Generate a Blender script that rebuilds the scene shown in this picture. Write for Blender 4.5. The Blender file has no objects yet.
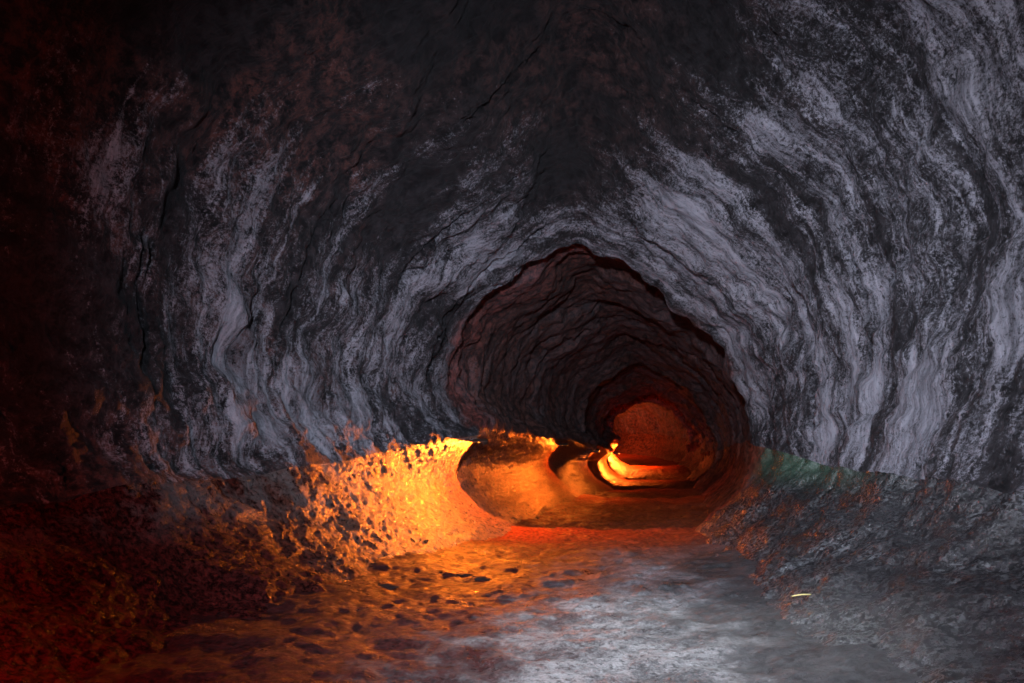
import bpy, math, random, bmesh
import numpy as np
from mathutils import Vector
scene=bpy.context.scene
scene.view_settings.view_transform='Standard'
scene.view_settings.look='None'
scene.view_settings.exposure=0

# ---------------------------------------------------------------- noise
def _h(ix,iy,iz,seed):
    n=(ix*374761393+iy*668265263+iz*1274126177+seed*974711)&0xffffffff
    n=((n^(n>>13))*1274126177)&0xffffffff
    n=n^(n>>16)
    return (n&0xffff)/65535.0
def vnoise(x,y,z,seed=0):
    ix=np.floor(x).astype(np.int64);iy=np.floor(y).astype(np.int64);iz=np.floor(z).astype(np.int64)
    fx=x-ix;fy=y-iy;fz=z-iz
    s=lambda t:t*t*t*(t*(t*6-15)+10)
    fx=s(fx);fy=s(fy);fz=s(fz)
    r=0
    for a in (0,1):
        wx=fx if a else 1-fx
        for b in (0,1):
            wy=fy if b else 1-fy
            for c in (0,1):
                wz=fz if c else 1-fz
                r=r+wx*wy*wz*_h(ix+a,iy+b,iz+c,seed)
    return r*2-1
def fbm(x,y,z,o=4,seed=0,g=.5):
    a=1;t=0;r=0;f=1
    for i in range(o):
        r=r+a*vnoise(x*f+i*17.3,y*f+i*5.1,z*f+i*9.7,seed+i);t+=a;a*=g;f*=2.03
    return r/t
def rise(y): return np.clip(y-42,0,30)*.055      # the passage climbs gently at its far end

# ---------------------------------------------------------------- cave profiles (metres)
mouth=[(.35,-.3),(.15,0),(-.6,.45),(-1.02,1.1),(-.6,1.78),(-.95,2.2),(-1.15,2.8),(-.8,3.9),(.2,4.58),(1.15,5.08),
       (2.3,4.6),(3.5,3.65),(4.25,2.6),(4.42,1.6),(4.2,.75),(3.55,.08),(3.2,-.3)]
M=np.array(mouth)
def T(cx,sx,sz):
    a=M.copy();a[:,0]=(a[:,0]-1.65)*sx+cx;a[:,1]*=sz;return a
st=[]
near=np.array([(-1.9,-.3),(-2.2,-.04),(-2.8,.22),(-3.4,.60),(-3.95,1.12),(-4.3,1.7),(-4.6,3),(-4.3,5.5),(-2.4,7.7),(.8,9.6),
  (3.7,7.8),(4.9,5.6),(5.0,3.3),(4.35,1.05),(3.3,.42),(2.1,-.04),(1.7,-.3)])
far=near.copy();far[:,0]*=1.15
st+=[(-8.,far),(0.,far),(5.5,near)]
st.append((8.,np.array([(-1.3,-.3),(-1.6,-.04),(-2.15,.22),(-2.75,.62),(-3.2,1.2),(-3.5,1.7),(-3.8,2.9),(-3.4,5.2),(-1.6,7.1),(.9,9.0),(3.2,7.2),(4.6,5.3),(4.8,3.2),(4.2,1.2),(3.4,.5),(2.5,-.04),(2.1,-.3)])))
st.append((10.5,np.array([(-.7,-.3),(-1.05,-.03),(-1.55,.26),(-2.05,.72),(-2.45,1.3),(-2.65,1.8),(-2.95,2.9),(-2.35,4.8),(-.75,6.3),(1.0,8.0),(2.8,6.3),(4.15,4.8),(4.6,3.0),(4.2,1.3),(3.6,.6),(2.8,-.03),(2.4,-.3)])))
st.append((12.8,np.array([(-.1,-.3),(-.4,-.02),(-1.05,.38),(-1.65,.95),(-1.8,1.55),(-2.0,1.95),(-2.2,2.9),(-1.6,4.35),(-.2,5.4),(1.1,6.7),(2.6,5.4),(3.85,4.25),(4.45,2.9),(4.25,1.5),(3.85,.75),(3.1,-.02),(2.7,-.3)])))
st.append((15.,M))
st.append((15.5,T(1.85,1.10,1.09)))
st.append((20.,T(2.8,1.10,1.07)))
st.append((26.,T(4.2,1.06,1.03)))
st.append((29.2,T(5.0,.98,.99)))
st.append((30.,T(5.15,.84,.92)))
st.append((30.5,T(5.25,.98,1.)))
st.append((35.,T(6.15,.98,.95)))
st.append((39.2,T(6.95,.95,.87)))
st.append((40.,T(7.1,.86,.84)))
st.append((40.6,T(7.2,1.05,1.02)))
st.append((46.,T(8.3,1.1,1.02)))
st.append((50.,T(8.8,1.05,.98)))
st.append((51.,T(8.85,.85,.82)))
st.append((51.8,T(8.9,1.1,1.02)))
st.append((60.,T(8.0,1.1,1.07)))
st.append((74.,T(1.0,1.0,.9)))
st.append((76.,T(0.,.03,.4)))
ys=np.array([s[0] for s in st])
SEG=30
def catmull(P):
    out=[]
    n=len(P)
    for i in range(n-1):
        p0=P[max(i-1,0)];p1=P[i];p2=P[i+1];p3=P[min(i+2,n-1)]
        for k in range(SEG):
            t=k/SEG
            out.append(.5*((2*p1)+(-p0+p2)*t+(2*p0-5*p1+4*p2-p3)*t*t+(-p0+3*p1-3*p2+p3)*t**3))
    out.append(P[-1]);return np.array(out)
prof=np.array([catmull(s[1]) for s in st])
C=prof.shape[1]
rows=np.concatenate([np.arange(-8,4,.2),np.arange(4,16.5,.035),np.arange(16.5,30.8,.06),np.arange(30.8,54,.12),np.arange(54,76.01,.3)])
fy=np.arange(-8,76.01,.05)
G=np.empty((len(rows),C,2))
for c in range(C):
    for k in range(2):
        v=np.interp(fy,ys,prof[:,c,k])
        w=np.ones(9)/9; v2=np.convolve(np.pad(v,4,mode='edge'),w,'valid')
        w=np.ones(41)/41; v3=np.convolve(np.pad(v,20,mode='edge'),w,'valid')
        m=np.clip((fy-13.4)/1.2,0,1)
        v=v3*(1-m)+v2*m
        G[:,c,k]=np.interp(rows,fy,v)
R=len(rows)
P=np.empty((R,C,3));P[...,0]=G[...,0];P[...,2]=G[...,1];P[...,1]=rows[:,None]
def normals(P):
    du=np.gradient(P,axis=0);dv=np.gradient(P,axis=1)
    n=np.cross(du,dv);n/=np.linalg.norm(n,axis=2,keepdims=True)+1e-9
    return n
Nn=normals(P)
if Nn[R//3,C//2,2]>0: Nn=-Nn
U=np.repeat(rows[:,None]*1.15,C,axis=1)
V=np.repeat((np.arange(C)/SEG*.95)[None,:],R,axis=0)
X,Y,Z=P[...,0].copy(),P[...,1].copy(),P[...,2].copy()
KS=.12
wu=U-KS*Z+.5*fbm(X*.25,Y*.25,Z*.25,2,3)
big=fbm(wu*.55,V*.30,Z*0,3,11)
fold=1-np.abs(fbm(wu*1.2,V*.12,Z*0+4,3,21))*2
fmod=np.clip(.1+2.4*fbm(X*.5,Y*.4,Z*.5,2,25),0,1)
lump=fbm(X*.8,Y*.8,Z*.8,5,41,.52)
chunk=fbm(X*2.3,Y*2.3,Z*2.3,6,45,.60)
cidx=np.arange(C)/SEG
isw=np.clip((cidx-3.9)/.5,0,1)*np.clip((13.6-cidx)/.5,0,1)
isw=np.repeat(isw[None,:],R,axis=0)
crown=np.exp(-((cidx-9)/2.2)**2)[None,:]
rub=fbm(X*2.6,Y*2.6,Z*2.6,5,61,.6)
rub2=fbm(X*9,Y*9,Z*9,4,71,.65)
tun=np.clip((Y-15)/1.5,0,1)
tunL=np.clip((Y-13.2)/1.5,0,1)
tunmid=tun*np.clip((40-Y)/5,0,1)
rimw=np.exp(-((Y-15)/.8)**2)+np.exp(-((Y-30)/1.2)**2)+np.exp(-((Y-40)/1.5)**2)
fis=np.abs(fbm(wu*.55+.15*chunk,V*.08+.0,Z*0+5,3,101))
fis=np.clip(1-fis/.02,0,1)*np.clip(.3+fbm(X*.6,Y*.6,Z*.6,2,105)*4,0,1)
pl1=fbm(X*.7+2,Y*.7,Z*.5,4,91,.55);pl1=.5+.5*np.tanh((pl1-.18)*16)
D=isw*(.15*big*(1-.5*tunmid)+.08*fold*fmod*(1-.8*crown)*(1-tun)+(.28-.06*tunmid+.25*np.clip((Y-38)/10,0,1))*lump+.17*(1-.3*tunmid)*chunk-.24*fis*(1-tunmid)-.10*pl1*(1+.8*tunmid))
D=D*(1-.25*rimw)
onl=(1-isw)
rightside=(cidx[None,:]>9)
nearL=np.clip((10.5-Y)/3,0,1)*(~rightside)
neartip=np.exp(-(np.clip(14.6-Y,0,99)/3.5)**2)*(~rightside)
groove=fbm(U*.6,V*3.0,Z*0+3,4,131,.6)
D=D+onl*((.10*lump+.04*rub)*(1+1.0*nearL)*(1-.7*neartip)*(1-.75*tunL*(~rightside))+.035*rub2*np.where(rightside,.15,1)*(1-.3*tun)
         +tunL*(~rightside)*.03*groove+rightside*(.05*rub+.08*lump)*(1-.8*tun))
P=P+Nn*D[...,None]
jag=fbm(V*1.1,V*0+3,V*0,4,121,.6)
P[...,1]+=isw*(1.0*jag*np.exp(-((Y-15)/1.3)**2)+.8*fbm(V*1.1,V*0+8,V*0,3,125)*np.exp(-((Y-30)/1.6)**2))
P[...,2]+=rise(P[...,1])

def grid_mesh(name,P,U,V,mat):
    r,c,_=P.shape
    me=bpy.data.meshes.new(name)
    idx=np.arange(r*c).reshape(r,c)
    q=np.stack([idx[:-1,:-1],idx[:-1,1:],idx[1:,1:],idx[1:,:-1]],axis=-1).reshape(-1,4)
    me.vertices.add(r*c);me.vertices.foreach_set('co',P.reshape(-1).astype(np.float32))
    me.loops.add(q.size);me.loops.foreach_set('vertex_index',q.reshape(-1).astype(np.int32))
    me.polygons.add(len(q));me.polygons.foreach_set('loop_start',np.arange(0,q.size,4,dtype=np.int32))
    me.polygons.foreach_set('loop_total',np.full(len(q),4,dtype=np.int32))
    uv=me.uv_layers.new(name='UVMap')
    W=np.stack([U,V],axis=-1).reshape(-1,2)[q.reshape(-1)]
    uv.data.foreach_set('uv',W.reshape(-1).astype(np.float32))
    me.update();me.validate()
    me.polygons.foreach_set('use_smooth',np.ones(len(me.polygons),dtype=bool))
    me.materials.append(mat)
    ob=bpy.data.objects.new(name,me);scene.collection.objects.link(ob);return ob

# ---------------------------------------------------------------- node helper
class NT:
    def __init__(s,name):
        s.m=bpy.data.materials.new(name);s.m.use_nodes=True;s.t=s.m.node_tree
        s.t.nodes.clear()
        s.out=s.t.nodes.new('ShaderNodeOutputMaterial');s.b=s.t.nodes.new('ShaderNodeBsdfPrincipled')
        s.t.links.new(s.b.outputs[0],s.out.inputs[0])
    def put(s,inp,v):
        if v is None:return
        if isinstance(v,bpy.types.NodeSocket): s.t.links.new(v,inp)
        else: inp.default_value=v
    def math(s,op,a,b=None,c=None):
        n=s.t.nodes.new('ShaderNodeMath');n.operation=op
        for i,v in enumerate((a,b,c)): s.put(n.inputs[i],v)
        return n.outputs[0]
    def noise(s,vec,scale,detail=6,rough=.6,dist=0,typ='FBM'):
        n=s.t.nodes.new('ShaderNodeTexNoise');n.noise_type=typ
        s.put(n.inputs['Vector'],vec);n.inputs['Scale'].default_value=scale;n.inputs['Detail'].default_value=detail
        n.inputs['Roughness'].default_value=rough;n.inputs['Distortion'].default_value=dist
        return n.outputs['Fac']
    def comb(s,x,y,z):
        n=s.t.nodes.new('ShaderNodeCombineXYZ')
        for i,v in enumerate((x,y,z)): s.put(n.inputs[i],v)
        return n.outputs[0]
    def sep(s,v):
        n=s.t.nodes.new('ShaderNodeSeparateXYZ');s.put(n.inputs[0],v);return n.outputs
    def rng(s,v,a,b,c=0.,d=1.,smooth=True):
        n=s.t.nodes.new('ShaderNodeMapRange');n.interpolation_type='SMOOTHSTEP' if smooth else 'LINEAR'
        s.put(n.inputs[0],v)
        for i,x in enumerate((a,b,c,d)): n.inputs[i+1].default_value=x
        return n.outputs[0]
    def mix(s,f,a,b):
        n=s.t.nodes.new('ShaderNodeMix');n.data_type='RGBA'
        s.put(n.inputs[0],f)
        s.put(n.inputs[6],a if not isinstance(a,tuple) else (*a,1));s.put(n.inputs[7],b if not isinstance(b,tuple) else (*b,1))
        return n.outputs[2]
    def bump(s,h,dist,strength=1,norm=None):
        n=s.t.nodes.new('ShaderNodeBump');n.inputs['Strength'].default_value=strength;n.inputs['Distance'].default_value=dist
        s.put(n.inputs['Height'],h)
        if norm: s.put(n.inputs['Normal'],norm)
        return n.outputs[0]
    def coords(s):
        n=s.t.nodes.new('ShaderNodeTexCoord');return n.outputs['Object'],n.outputs['UV']
    def fin(s,col,rough,norm,spec=.5):
        s.put(s.b.inputs['Base Color'],col if not isinstance(col,tuple) else (*col,1));s.put(s.b.inputs['Roughness'],rough)
        if norm: s.put(s.b.inputs['Normal'],norm)
        s.put(s.b.inputs['Specular IOR Level'],spec)
        return s.m

def wall_material():
    n=NT('cave_wall_rock');ob,uv=n.coords()
    x,y,z=n.sep(ob);u,v,_=n.sep(uv)
    w=n.math('MULTIPLY',n.math('SUBTRACT',n.noise(ob,.6,2,.5),.5),.6)
    uw=n.math('ADD',n.math('MULTIPLY_ADD',z,-KS,u),w)
    s1=n.noise(n.comb(uw,n.math('MULTIPLY',v,.10),0.),1.7,5,.66)
    s2=n.noise(n.comb(uw,n.math('MULTIPLY',v,.24),3.),6.5,5,.76)
    crust=n.noise(ob,5,8,.88)
    speck=n.noise(ob,26,4,.90)
    patch=n.noise(ob,.55,4,.55)
    top=n.rng(z,4.6,6.6,1.,.5)
    f=n.math('MULTIPLY_ADD',n.math('MULTIPLY',n.math('SUBTRACT',s1,.5),1.9),top,.75)
    f=n.math('MULTIPLY_ADD',n.math('MULTIPLY',n.math('SUBTRACT',s2,.5),1.1),top,f)
    f=n.math('MULTIPLY_ADD',crust,1.5,f)
    f=n.math('MULTIPLY_ADD',speck,2.0,f)
    f=n.math('MULTIPLY_ADD',patch,1.8,f)
    hi=n.math('MULTIPLY',n.rng(z,4.6,7.2,-.04,.62),n.rng(x,.8,4.0,1.,.14))  # paleness drops towards the ceiling, overhead shade put into the colour
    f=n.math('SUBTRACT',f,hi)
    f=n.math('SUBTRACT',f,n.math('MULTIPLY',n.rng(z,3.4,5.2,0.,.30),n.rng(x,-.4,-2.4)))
    f=n.math('ADD',f,n.rng(x,2.,4.5,.02,.10))
    f=n.math('SUBTRACT',f,n.rng(n.math('MULTIPLY_ADD',y,.35,x),-.3,-1.9,0,.36))  # left side loses its pale rock, painted shade
    vv=n.math('MULTIPLY_ADD',n.math('SUBTRACT',crust,.5),2.0,v)
    f=n.math('SUBTRACT',f,n.rng(vv,3.7,4.6,.22,0.))
    f=n.math('SUBTRACT',f,n.rng(vv,11.9,12.5,0.,.2))
    pale=n.rng(f,3.24,3.78)
    tun=n.rng(y,14.9,15.4)
    pale=n.math('MULTIPLY',pale,n.rng(y,14.7,15.4,1.,.16))
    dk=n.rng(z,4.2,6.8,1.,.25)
    dark=n.mix(n.rng(crust,.4,.62),(.004,.004,.005),(.038,.034,.038))
    rust=n.math('MULTIPLY',n.math('MAXIMUM',n.rng(x,-.6,-2.4),n.math('MULTIPLY',n.rng(z,4.8,7),.4)),n.rng(patch,.42,.57))
    dark=n.mix(dk,(.003,.0022,.0025),dark)  # dark rock fades to near black overhead, shade painted in
    dark=n.mix(n.math('MULTIPLY',rust,n.rng(crust,.44,.63)),dark,(.13,.042,.03))
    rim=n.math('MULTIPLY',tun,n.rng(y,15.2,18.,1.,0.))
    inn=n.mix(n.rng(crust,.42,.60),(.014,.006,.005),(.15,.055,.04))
    inn=n.mix(n.math('MULTIPLY',rim,.8),inn,n.mix(n.rng(crust,.42,.60),(.03,.009,.008),(.36,.080,.06)))  # red lamp glow painted into the rock just inside the mouth
    dark=n.mix(tun,dark,inn)  # tunnel rock darker and redder, shade and lamp tint put into the colour
    pc=n.mix(n.rng(s2,.35,.65),(.13,.13,.147),(.39,.39,.435))
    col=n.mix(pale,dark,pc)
    h=n.math('MULTIPLY_ADD',s2,.25,crust)
    nb=n.bump(n.math('MULTIPLY_ADD',speck,.3,h),.12,1.)
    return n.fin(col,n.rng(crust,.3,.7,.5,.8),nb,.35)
def ledge_material(nm,side):
    n=NT(nm);ob,uv=n.coords();x,y,z=n.sep(ob)
    if side=='L':
        a=n.noise(ob,1.3,5,.68);b=n.noise(ob,18,7,.80);c=n.noise(ob,60,2,.75)
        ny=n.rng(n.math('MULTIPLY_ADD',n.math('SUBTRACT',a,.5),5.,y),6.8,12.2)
        c1=n.mix(ny,(.014,.004,.004),(.035,.012,.006));c2=n.mix(ny,(.11,.022,.019),(.22,.080,.028))  # near end darker and redder, lamp fall-off painted into the rock colour
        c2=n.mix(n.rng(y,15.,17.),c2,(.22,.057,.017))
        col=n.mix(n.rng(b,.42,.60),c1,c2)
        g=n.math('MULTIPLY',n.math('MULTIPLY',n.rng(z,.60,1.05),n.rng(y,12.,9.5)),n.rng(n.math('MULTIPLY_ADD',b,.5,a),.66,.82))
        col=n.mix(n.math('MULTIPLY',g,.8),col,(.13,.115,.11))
        r=n.rng(b,.35,.65,.20,.48);sp=n.math('MULTIPLY',n.rng(ny,0.05,1.,.03,.9),n.rng(y,15.,17.,1.,.35));bd=.09
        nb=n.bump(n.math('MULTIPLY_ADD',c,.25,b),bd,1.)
    else:
        a=n.noise(ob,1.3,5,.68);b=n.noise(ob,22,6,.74);c=n.noise(ob,5,8,.8)
        col=n.mix(n.rng(b,.34,.66),(.007,.007,.008),(.034,.035,.036))
        col=n.mix(n.math('MULTIPLY',n.rng(a,.48,.70),n.rng(b,.46,.62)),col,(.14,.15,.155))
        foot=n.rng(n.math('ADD',z,n.math('MULTIPLY',n.math('SUBTRACT',a,.5),1.6)),-.1,.4)
        col=n.mix(foot,n.mix(n.rng(b,.36,.64),(.012,.012,.013),(.06,.062,.066)),col)
        col=n.mix(n.math('MULTIPLY',n.math('MULTIPLY',n.rng(z,.85,1.3),n.rng(y,8,12)),.8),col,(.05,.095,.062))
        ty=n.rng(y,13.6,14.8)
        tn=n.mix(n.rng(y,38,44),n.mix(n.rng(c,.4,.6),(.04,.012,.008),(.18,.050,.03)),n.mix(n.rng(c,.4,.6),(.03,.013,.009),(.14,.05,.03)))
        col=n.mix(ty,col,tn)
        r=n.math('ADD',n.rng(b,.35,.65,.14,.36),n.math('MULTIPLY',ty,.35));sp=n.rng(ty,0.,1.,1.,.08)
        nb=n.bump(b,.028,1.,n.bump(c,.02,.5))
    return n.fin(col,r,nb,sp)
def floor_material():
    n=NT('lava_floor');ob,uv=n.coords();x,y,z=n.sep(ob)
    a=n.noise(ob,1.5,7,.78,.2);b=n.noise(ob,16,7,.80);c=n.noise(ob,50,2,.75)
    col=n.mix(n.rng(a,.40,.62),(.06,.06,.062),(.24,.24,.245))
    col=n.mix(n.rng(b,.46,.60),col,(.028,.028,.029))
    col=n.mix(n.math('MULTIPLY',n.rng(c,.50,.62),.5),col,(.36,.36,.365))
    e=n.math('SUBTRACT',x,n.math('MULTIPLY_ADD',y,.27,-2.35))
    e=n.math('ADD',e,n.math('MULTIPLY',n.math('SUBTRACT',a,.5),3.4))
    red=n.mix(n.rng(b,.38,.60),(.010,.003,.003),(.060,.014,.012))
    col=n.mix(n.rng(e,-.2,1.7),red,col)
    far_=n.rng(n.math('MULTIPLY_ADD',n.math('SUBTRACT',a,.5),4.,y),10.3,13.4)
    col=n.mix(n.math('MULTIPLY',far_,.95),col,n.mix(n.rng(b,.38,.62),(.08,.018,.006),(.38,.078,.024)))  # orange lamplight painted into the floor from the mouth onward
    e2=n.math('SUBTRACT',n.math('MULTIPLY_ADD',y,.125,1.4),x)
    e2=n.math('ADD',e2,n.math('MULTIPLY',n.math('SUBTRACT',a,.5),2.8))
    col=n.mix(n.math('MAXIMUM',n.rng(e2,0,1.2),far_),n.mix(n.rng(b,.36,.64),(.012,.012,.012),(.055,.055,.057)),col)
    h=n.math('MULTIPLY_ADD',c,.25,b)
    nb=n.bump(h,.06,1.)
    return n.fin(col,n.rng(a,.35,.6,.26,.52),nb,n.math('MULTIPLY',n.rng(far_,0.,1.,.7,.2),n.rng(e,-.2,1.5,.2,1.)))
WM=wall_material()
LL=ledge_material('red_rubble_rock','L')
RL=ledge_material('dark_ledge_rock','R')
FM=floor_material()

c4,c13=4*SEG,13*SEG
wall=grid_mesh('cave_wall',P[:,c4:c13+1],U[:,c4:c13+1],V[:,c4:c13+1],WM)
wall['label']="rough grey and black lava tube wall with pale streaks";wall['category']="cave wall"
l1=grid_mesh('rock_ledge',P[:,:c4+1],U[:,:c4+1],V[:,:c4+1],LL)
l1['label']="reddish rubble ledge sloping from wall to floor, lit orange";l1['category']="rock ledge"
l2=grid_mesh('rock_ledge',P[:,c13:],U[:,c13:],V[:,c13:],RL)
l2['label']="dark wet rock ledge sloping down to grey floor";l2['category']="rock ledge"

# ---------------------------------------------------------------- ground
gy=np.concatenate([[-60,-30],np.arange(-8,4,.25),np.arange(4,17,.04),np.arange(17,42,.12),np.arange(42,78,.3),[100,200]])
cxs=np.interp(gy,[-8,10,15,20,25,30,40,46,51,60,74],[0,.8,1.7,2.8,4,5.2,7.1,8.3,8.85,8.0,1.])
gx=np.concatenate([[-80,-30,-10],np.arange(-4.6,4.6,.04),[10,30,80]])
GX=cxs[:,None]+gx[None,:];GY=np.repeat(gy[:,None],len(gx),axis=1)
gz=.07*fbm(GX*.8,GY*.8,GX*0,3,5)+.055*fbm(GX*2.5,GY*2.5,GX*0,5,6,.65)+.025*fbm(GX*8,GY*8,GX*0,3,8)
gz=gz+.10*np.clip(np.abs(gx)-1.2,0,1.2)[None,:]+rise(GY)
GP=np.stack([GX,GY,gz],axis=-1)
gr=grid_mesh('ground',GP,GX,GY,FM);gr['kind']='structure'
def ground_z(x,y):
    i=int(np.argmin(np.abs(gy-y)));j=int(np.argmin(np.abs(GX[i]-x)));return float(gz[i,j])

# ---------------------------------------------------------------- lamps
def pm(name,col,rough=.5,metal=0,emit=None,es=0):
    n=NT(name);ob,uv=n.coords()
    c=n.mix(n.noise(ob,30,4),tuple(k*.7 for k in col),col)
    m=n.fin(c,rough,None,.2);n.b.inputs['Metallic'].default_value=metal
    if emit: n.b.inputs['Emission Color'].default_value=(*emit,1);n.b.inputs['Emission Strength'].default_value=es
    return m
MH=pm('lamp_metal',(.05,.03,.02),.8,0);MB=pm('lamp_glass',(.9,.5,.2),.3,0,(1,.42,.08),4)
def box(name,verts,faces,mat,parent=None):
    me=bpy.data.meshes.new(name);me.from_pydata(verts,[],faces);me.update();me.materials.append(mat)
    o=bpy.data.objects.new(name,me);scene.collection.objects.link(o)
    if parent:o.parent=parent
    return o
F6=[(0,3,2,1),(4,5,6,7),(0,1,5,4),(1,2,6,5),(2,3,7,6),(3,0,4,7)]
def slab(name,x0,x1,y0,y1,z0,z1,mat,parent,drop=0):
    v=[(x0,y0,z0-drop),(x1,y0,z0-drop),(x1,y1,z0),(x0,y1,z0),(x0,y0,z1-drop),(x1,y0,z1-drop),(x1,y1,z1),(x0,y1,z1)]
    return box(name,v,F6,mat,parent)
def lamp(yd,power,omni=False,dx=.10,drop=.055,col=(1,.22,.02),at=None,side=.3,fb=-.12,dz=-.10,xb=.05,bb=-.10,front=None):
    if at is None:
        i=int(np.argmin(np.abs(rows-yd)));p=P[i,c4];loc=(p[0]+dx,p[1],p[2]+dz)
    else: loc=at
    e=bpy.data.objects.new('wall_or_fill_lamp',None);scene.collection.objects.link(e)
    e.location=loc;e.empty_display_size=.1
    e['label']="small hooded lamp; orange under the rock ledge, red where added as fill";e['category']="lamp";e['group']="lamps along the tunnel wall"
    slab('hood',-.26,.066,-.22,.02,0,.012,MH,e,drop)
    if not omni:
        xa=.068
        v=[(xb,-side,fb),(xb+.006,-side,fb),(xa+.006,.0,bb),(xa,.0,bb),
           (xb,-side,-.004-drop),(xb+.006,-side,-.004-drop),(xa+.006,.0,-.004),(xa,.0,-.004)]
        box('side_plate',v,F6,MH,e)  # side and front plates added to cut the lamp's spill
        slab('back_plate',-.18,.066,.004,.012,-.05,-.001,MH,e)
        if front: slab('front_plate',-.26,xb-.003,-side,-side+.008,front,-.05,MH,e)
    b=bpy.data.meshes.new('bulb')
    bm=bmesh.new();bmesh.ops.create_uvsphere(bm,u_segments=12,v_segments=8,radius=.016);bm.to_mesh(b);bm.free()
    b.materials.append(MB);bo=bpy.data.objects.new('bulb',b);scene.collection.objects.link(bo);bo.parent=e;bo.location=(-.10,-.03,-.045)
    l=bpy.data.lights.new('lamp_light','POINT' if omni else 'SPOT');l.energy=power;l.color=col;l.shadow_soft_size=.012
    lo=bpy.data.objects.new('lamp_light',l);scene.collection.objects.link(lo);lo.parent=e;lo.location=(.0,-.035,-.07)
    if not omni:
        l.spot_size=math.pi;l.spot_blend=.01
        lo.rotation_euler=(math.radians(-84),0,0)
    return lo
lamp(14.9,950,dx=.16,fb=-.125,dz=-.07,xb=-.01,bb=-.082,col=(1,.185,.011))
lamp(25.0,360,dx=.14,fb=-.088,dz=-.14,bb=-.080,col=(1,.155,.011))
lamp(30.1,170,dx=.02,fb=-.12,dz=-.14,front=-.12,bb=-.085,col=(1,.17,.014))
lamp(39.8,1200,fb=-.125,dz=-.1,dx=.2,front=-.125,col=(1,.145,.012))
lamp(50.8,3600,fb=-.125,dz=-.1,dx=.15,front=-.125,col=(1,.13,.011))
lamp(60.0,1100,True,dx=.6,dz=.3,col=(1,.16,.035))
lamp(0,270,True,at=(-3.0,3.4,1.8),col=(1,.07,.04)).data.shadow_soft_size=.12  # added red fill for the left bank, out of frame

# ---------------------------------------------------------------- embedded rocks and leaf
MR=pm('dark_rock',(.022,.012,.010),.6)
def rock_mesh(seed):
    bm=bmesh.new();bmesh.ops.create_icosphere(bm,subdivisions=4,radius=1)
    r=random.Random(seed);pl=[(Vector((r.uniform(-1,1),r.uniform(-1,1),r.uniform(-1,1))).normalized(),r.uniform(.5,.85)) for _ in range(14)]
    for v in bm.verts:
        for nrm,d in pl:
            k=v.co.dot(nrm)
            if k>d: v.co-=nrm*(k-d)
        v.co*=1+.10*math.sin(v.co.x*7+seed)*math.cos(v.co.y*6)+.05*math.sin(v.co.z*13+v.co.x*9)
    me=bpy.data.meshes.new('rock');bm.to_mesh(me);bm.free();me.materials.append(MR);return me
rms=[rock_mesh(i) for i in range(4)]
r=random.Random(3)
spots=[(-.37,9.3,.12),(-.58,9.45,.08),(-1.35,8.5,.10)]
for (x,y,s) in spots:
    o=bpy.data.objects.new('rock',rms[r.randrange(4)]);scene.collection.objects.link(o)
    o.location=(x,y,ground_z(x,y)-s*.05);o.scale=(s*r.uniform(1.4,2.0),s*r.uniform(.9,1.4),s*r.uniform(.3,.45));o.rotation_euler=(0,0,r.uniform(0,6.3))
    o['label']="low dark lava rock embedded in the cave floor";o['category']="rock";o['group']="low rocks on the cave floor"
def surf_pt(x,y):
    i=int(np.argmin(np.abs(rows-y)));j=14*SEG+int(np.argmin(np.abs(P[i,14*SEG:,0]-x)));return max(float(P[i,j,2]),ground_z(x,y))
ML=pm('dry_leaf',(.62,.55,.22),.6)
lv=[];lf=[]
nL=12
for i in range(nL+1):
    t=i/nL;w=.022*math.sin(math.pi*min(1,t*1.02+.02))**.7+.001;zc=.012*math.sin(t*3.1)+.015
    for q in(-1,0,1): lv.append((t*.26-.13,q*w,zc+(.008 if q else 0)))
for i in range(nL):
    for q in(0,1): lf.append((i*3+q,i*3+q+1,i*3+q+4,i*3+q+3))
leaf=box('leaf',lv,lf,ML);leaf['label']="narrow dry yellow leaf lying on the grey floor";leaf['category']="leaf"
lx,ly=2.62,7.1;leaf.location=(lx,ly,surf_pt(lx,ly)+.01);leaf.rotation_euler=(0,0,.1)

# ---------------------------------------------------------------- light
w=bpy.data.worlds.new("World");scene.world=w;w.use_nodes=True
nt=w.node_tree;bg=nt.nodes['Background'];sky=nt.nodes.new('ShaderNodeTexSky');sky.sky_type='NISHITA';sky.sun_disc=False
sky.sun_elevation=math.radians(12);sky.sun_rotation=math.radians(200)
nt.links.new(sky.outputs[0],bg.inputs[0]);bg.inputs[1].default_value=.05
def spot(name,loc,tgt,power,col,size,blend,rad):
    l=bpy.data.lights.new(name,'SPOT');l.energy=power;l.color=col;l.spot_size=math.radians(size);l.spot_blend=blend;l.shadow_soft_size=rad
    o=bpy.data.objects.new(name,l);scene.collection.objects.link(o);o.location=loc
    o.rotation_euler=(Vector(tgt)-Vector(loc)).to_track_quat('-Z','Y').to_euler();return o
spot('entrance_light',(-.6,-1.0,2.6),(2.1,12,2.8),10000,(.76,.81,1.),74,1,.10)
spot('overhead_light',(1.2,5.2,4.9),(2.7,12,1.4),850,(.76,.83,1.),108,1,.08)
spot('overhead_light',(.85,6.3,5.6),(.9,6.2,0),3200,(.92,.96,1.),52,1,.12)

cam=bpy.data.cameras.new('Camera');co=bpy.data.objects.new('Camera',cam);scene.collection.objects.link(co)
co.location=(0,0,1.5);co.rotation_euler=(math.radians(90),0,0)
cam.lens=28;cam.sensor_width=36;cam.shift_y=.106;cam.clip_end=500;cam.clip_start=.05
scene.camera=co
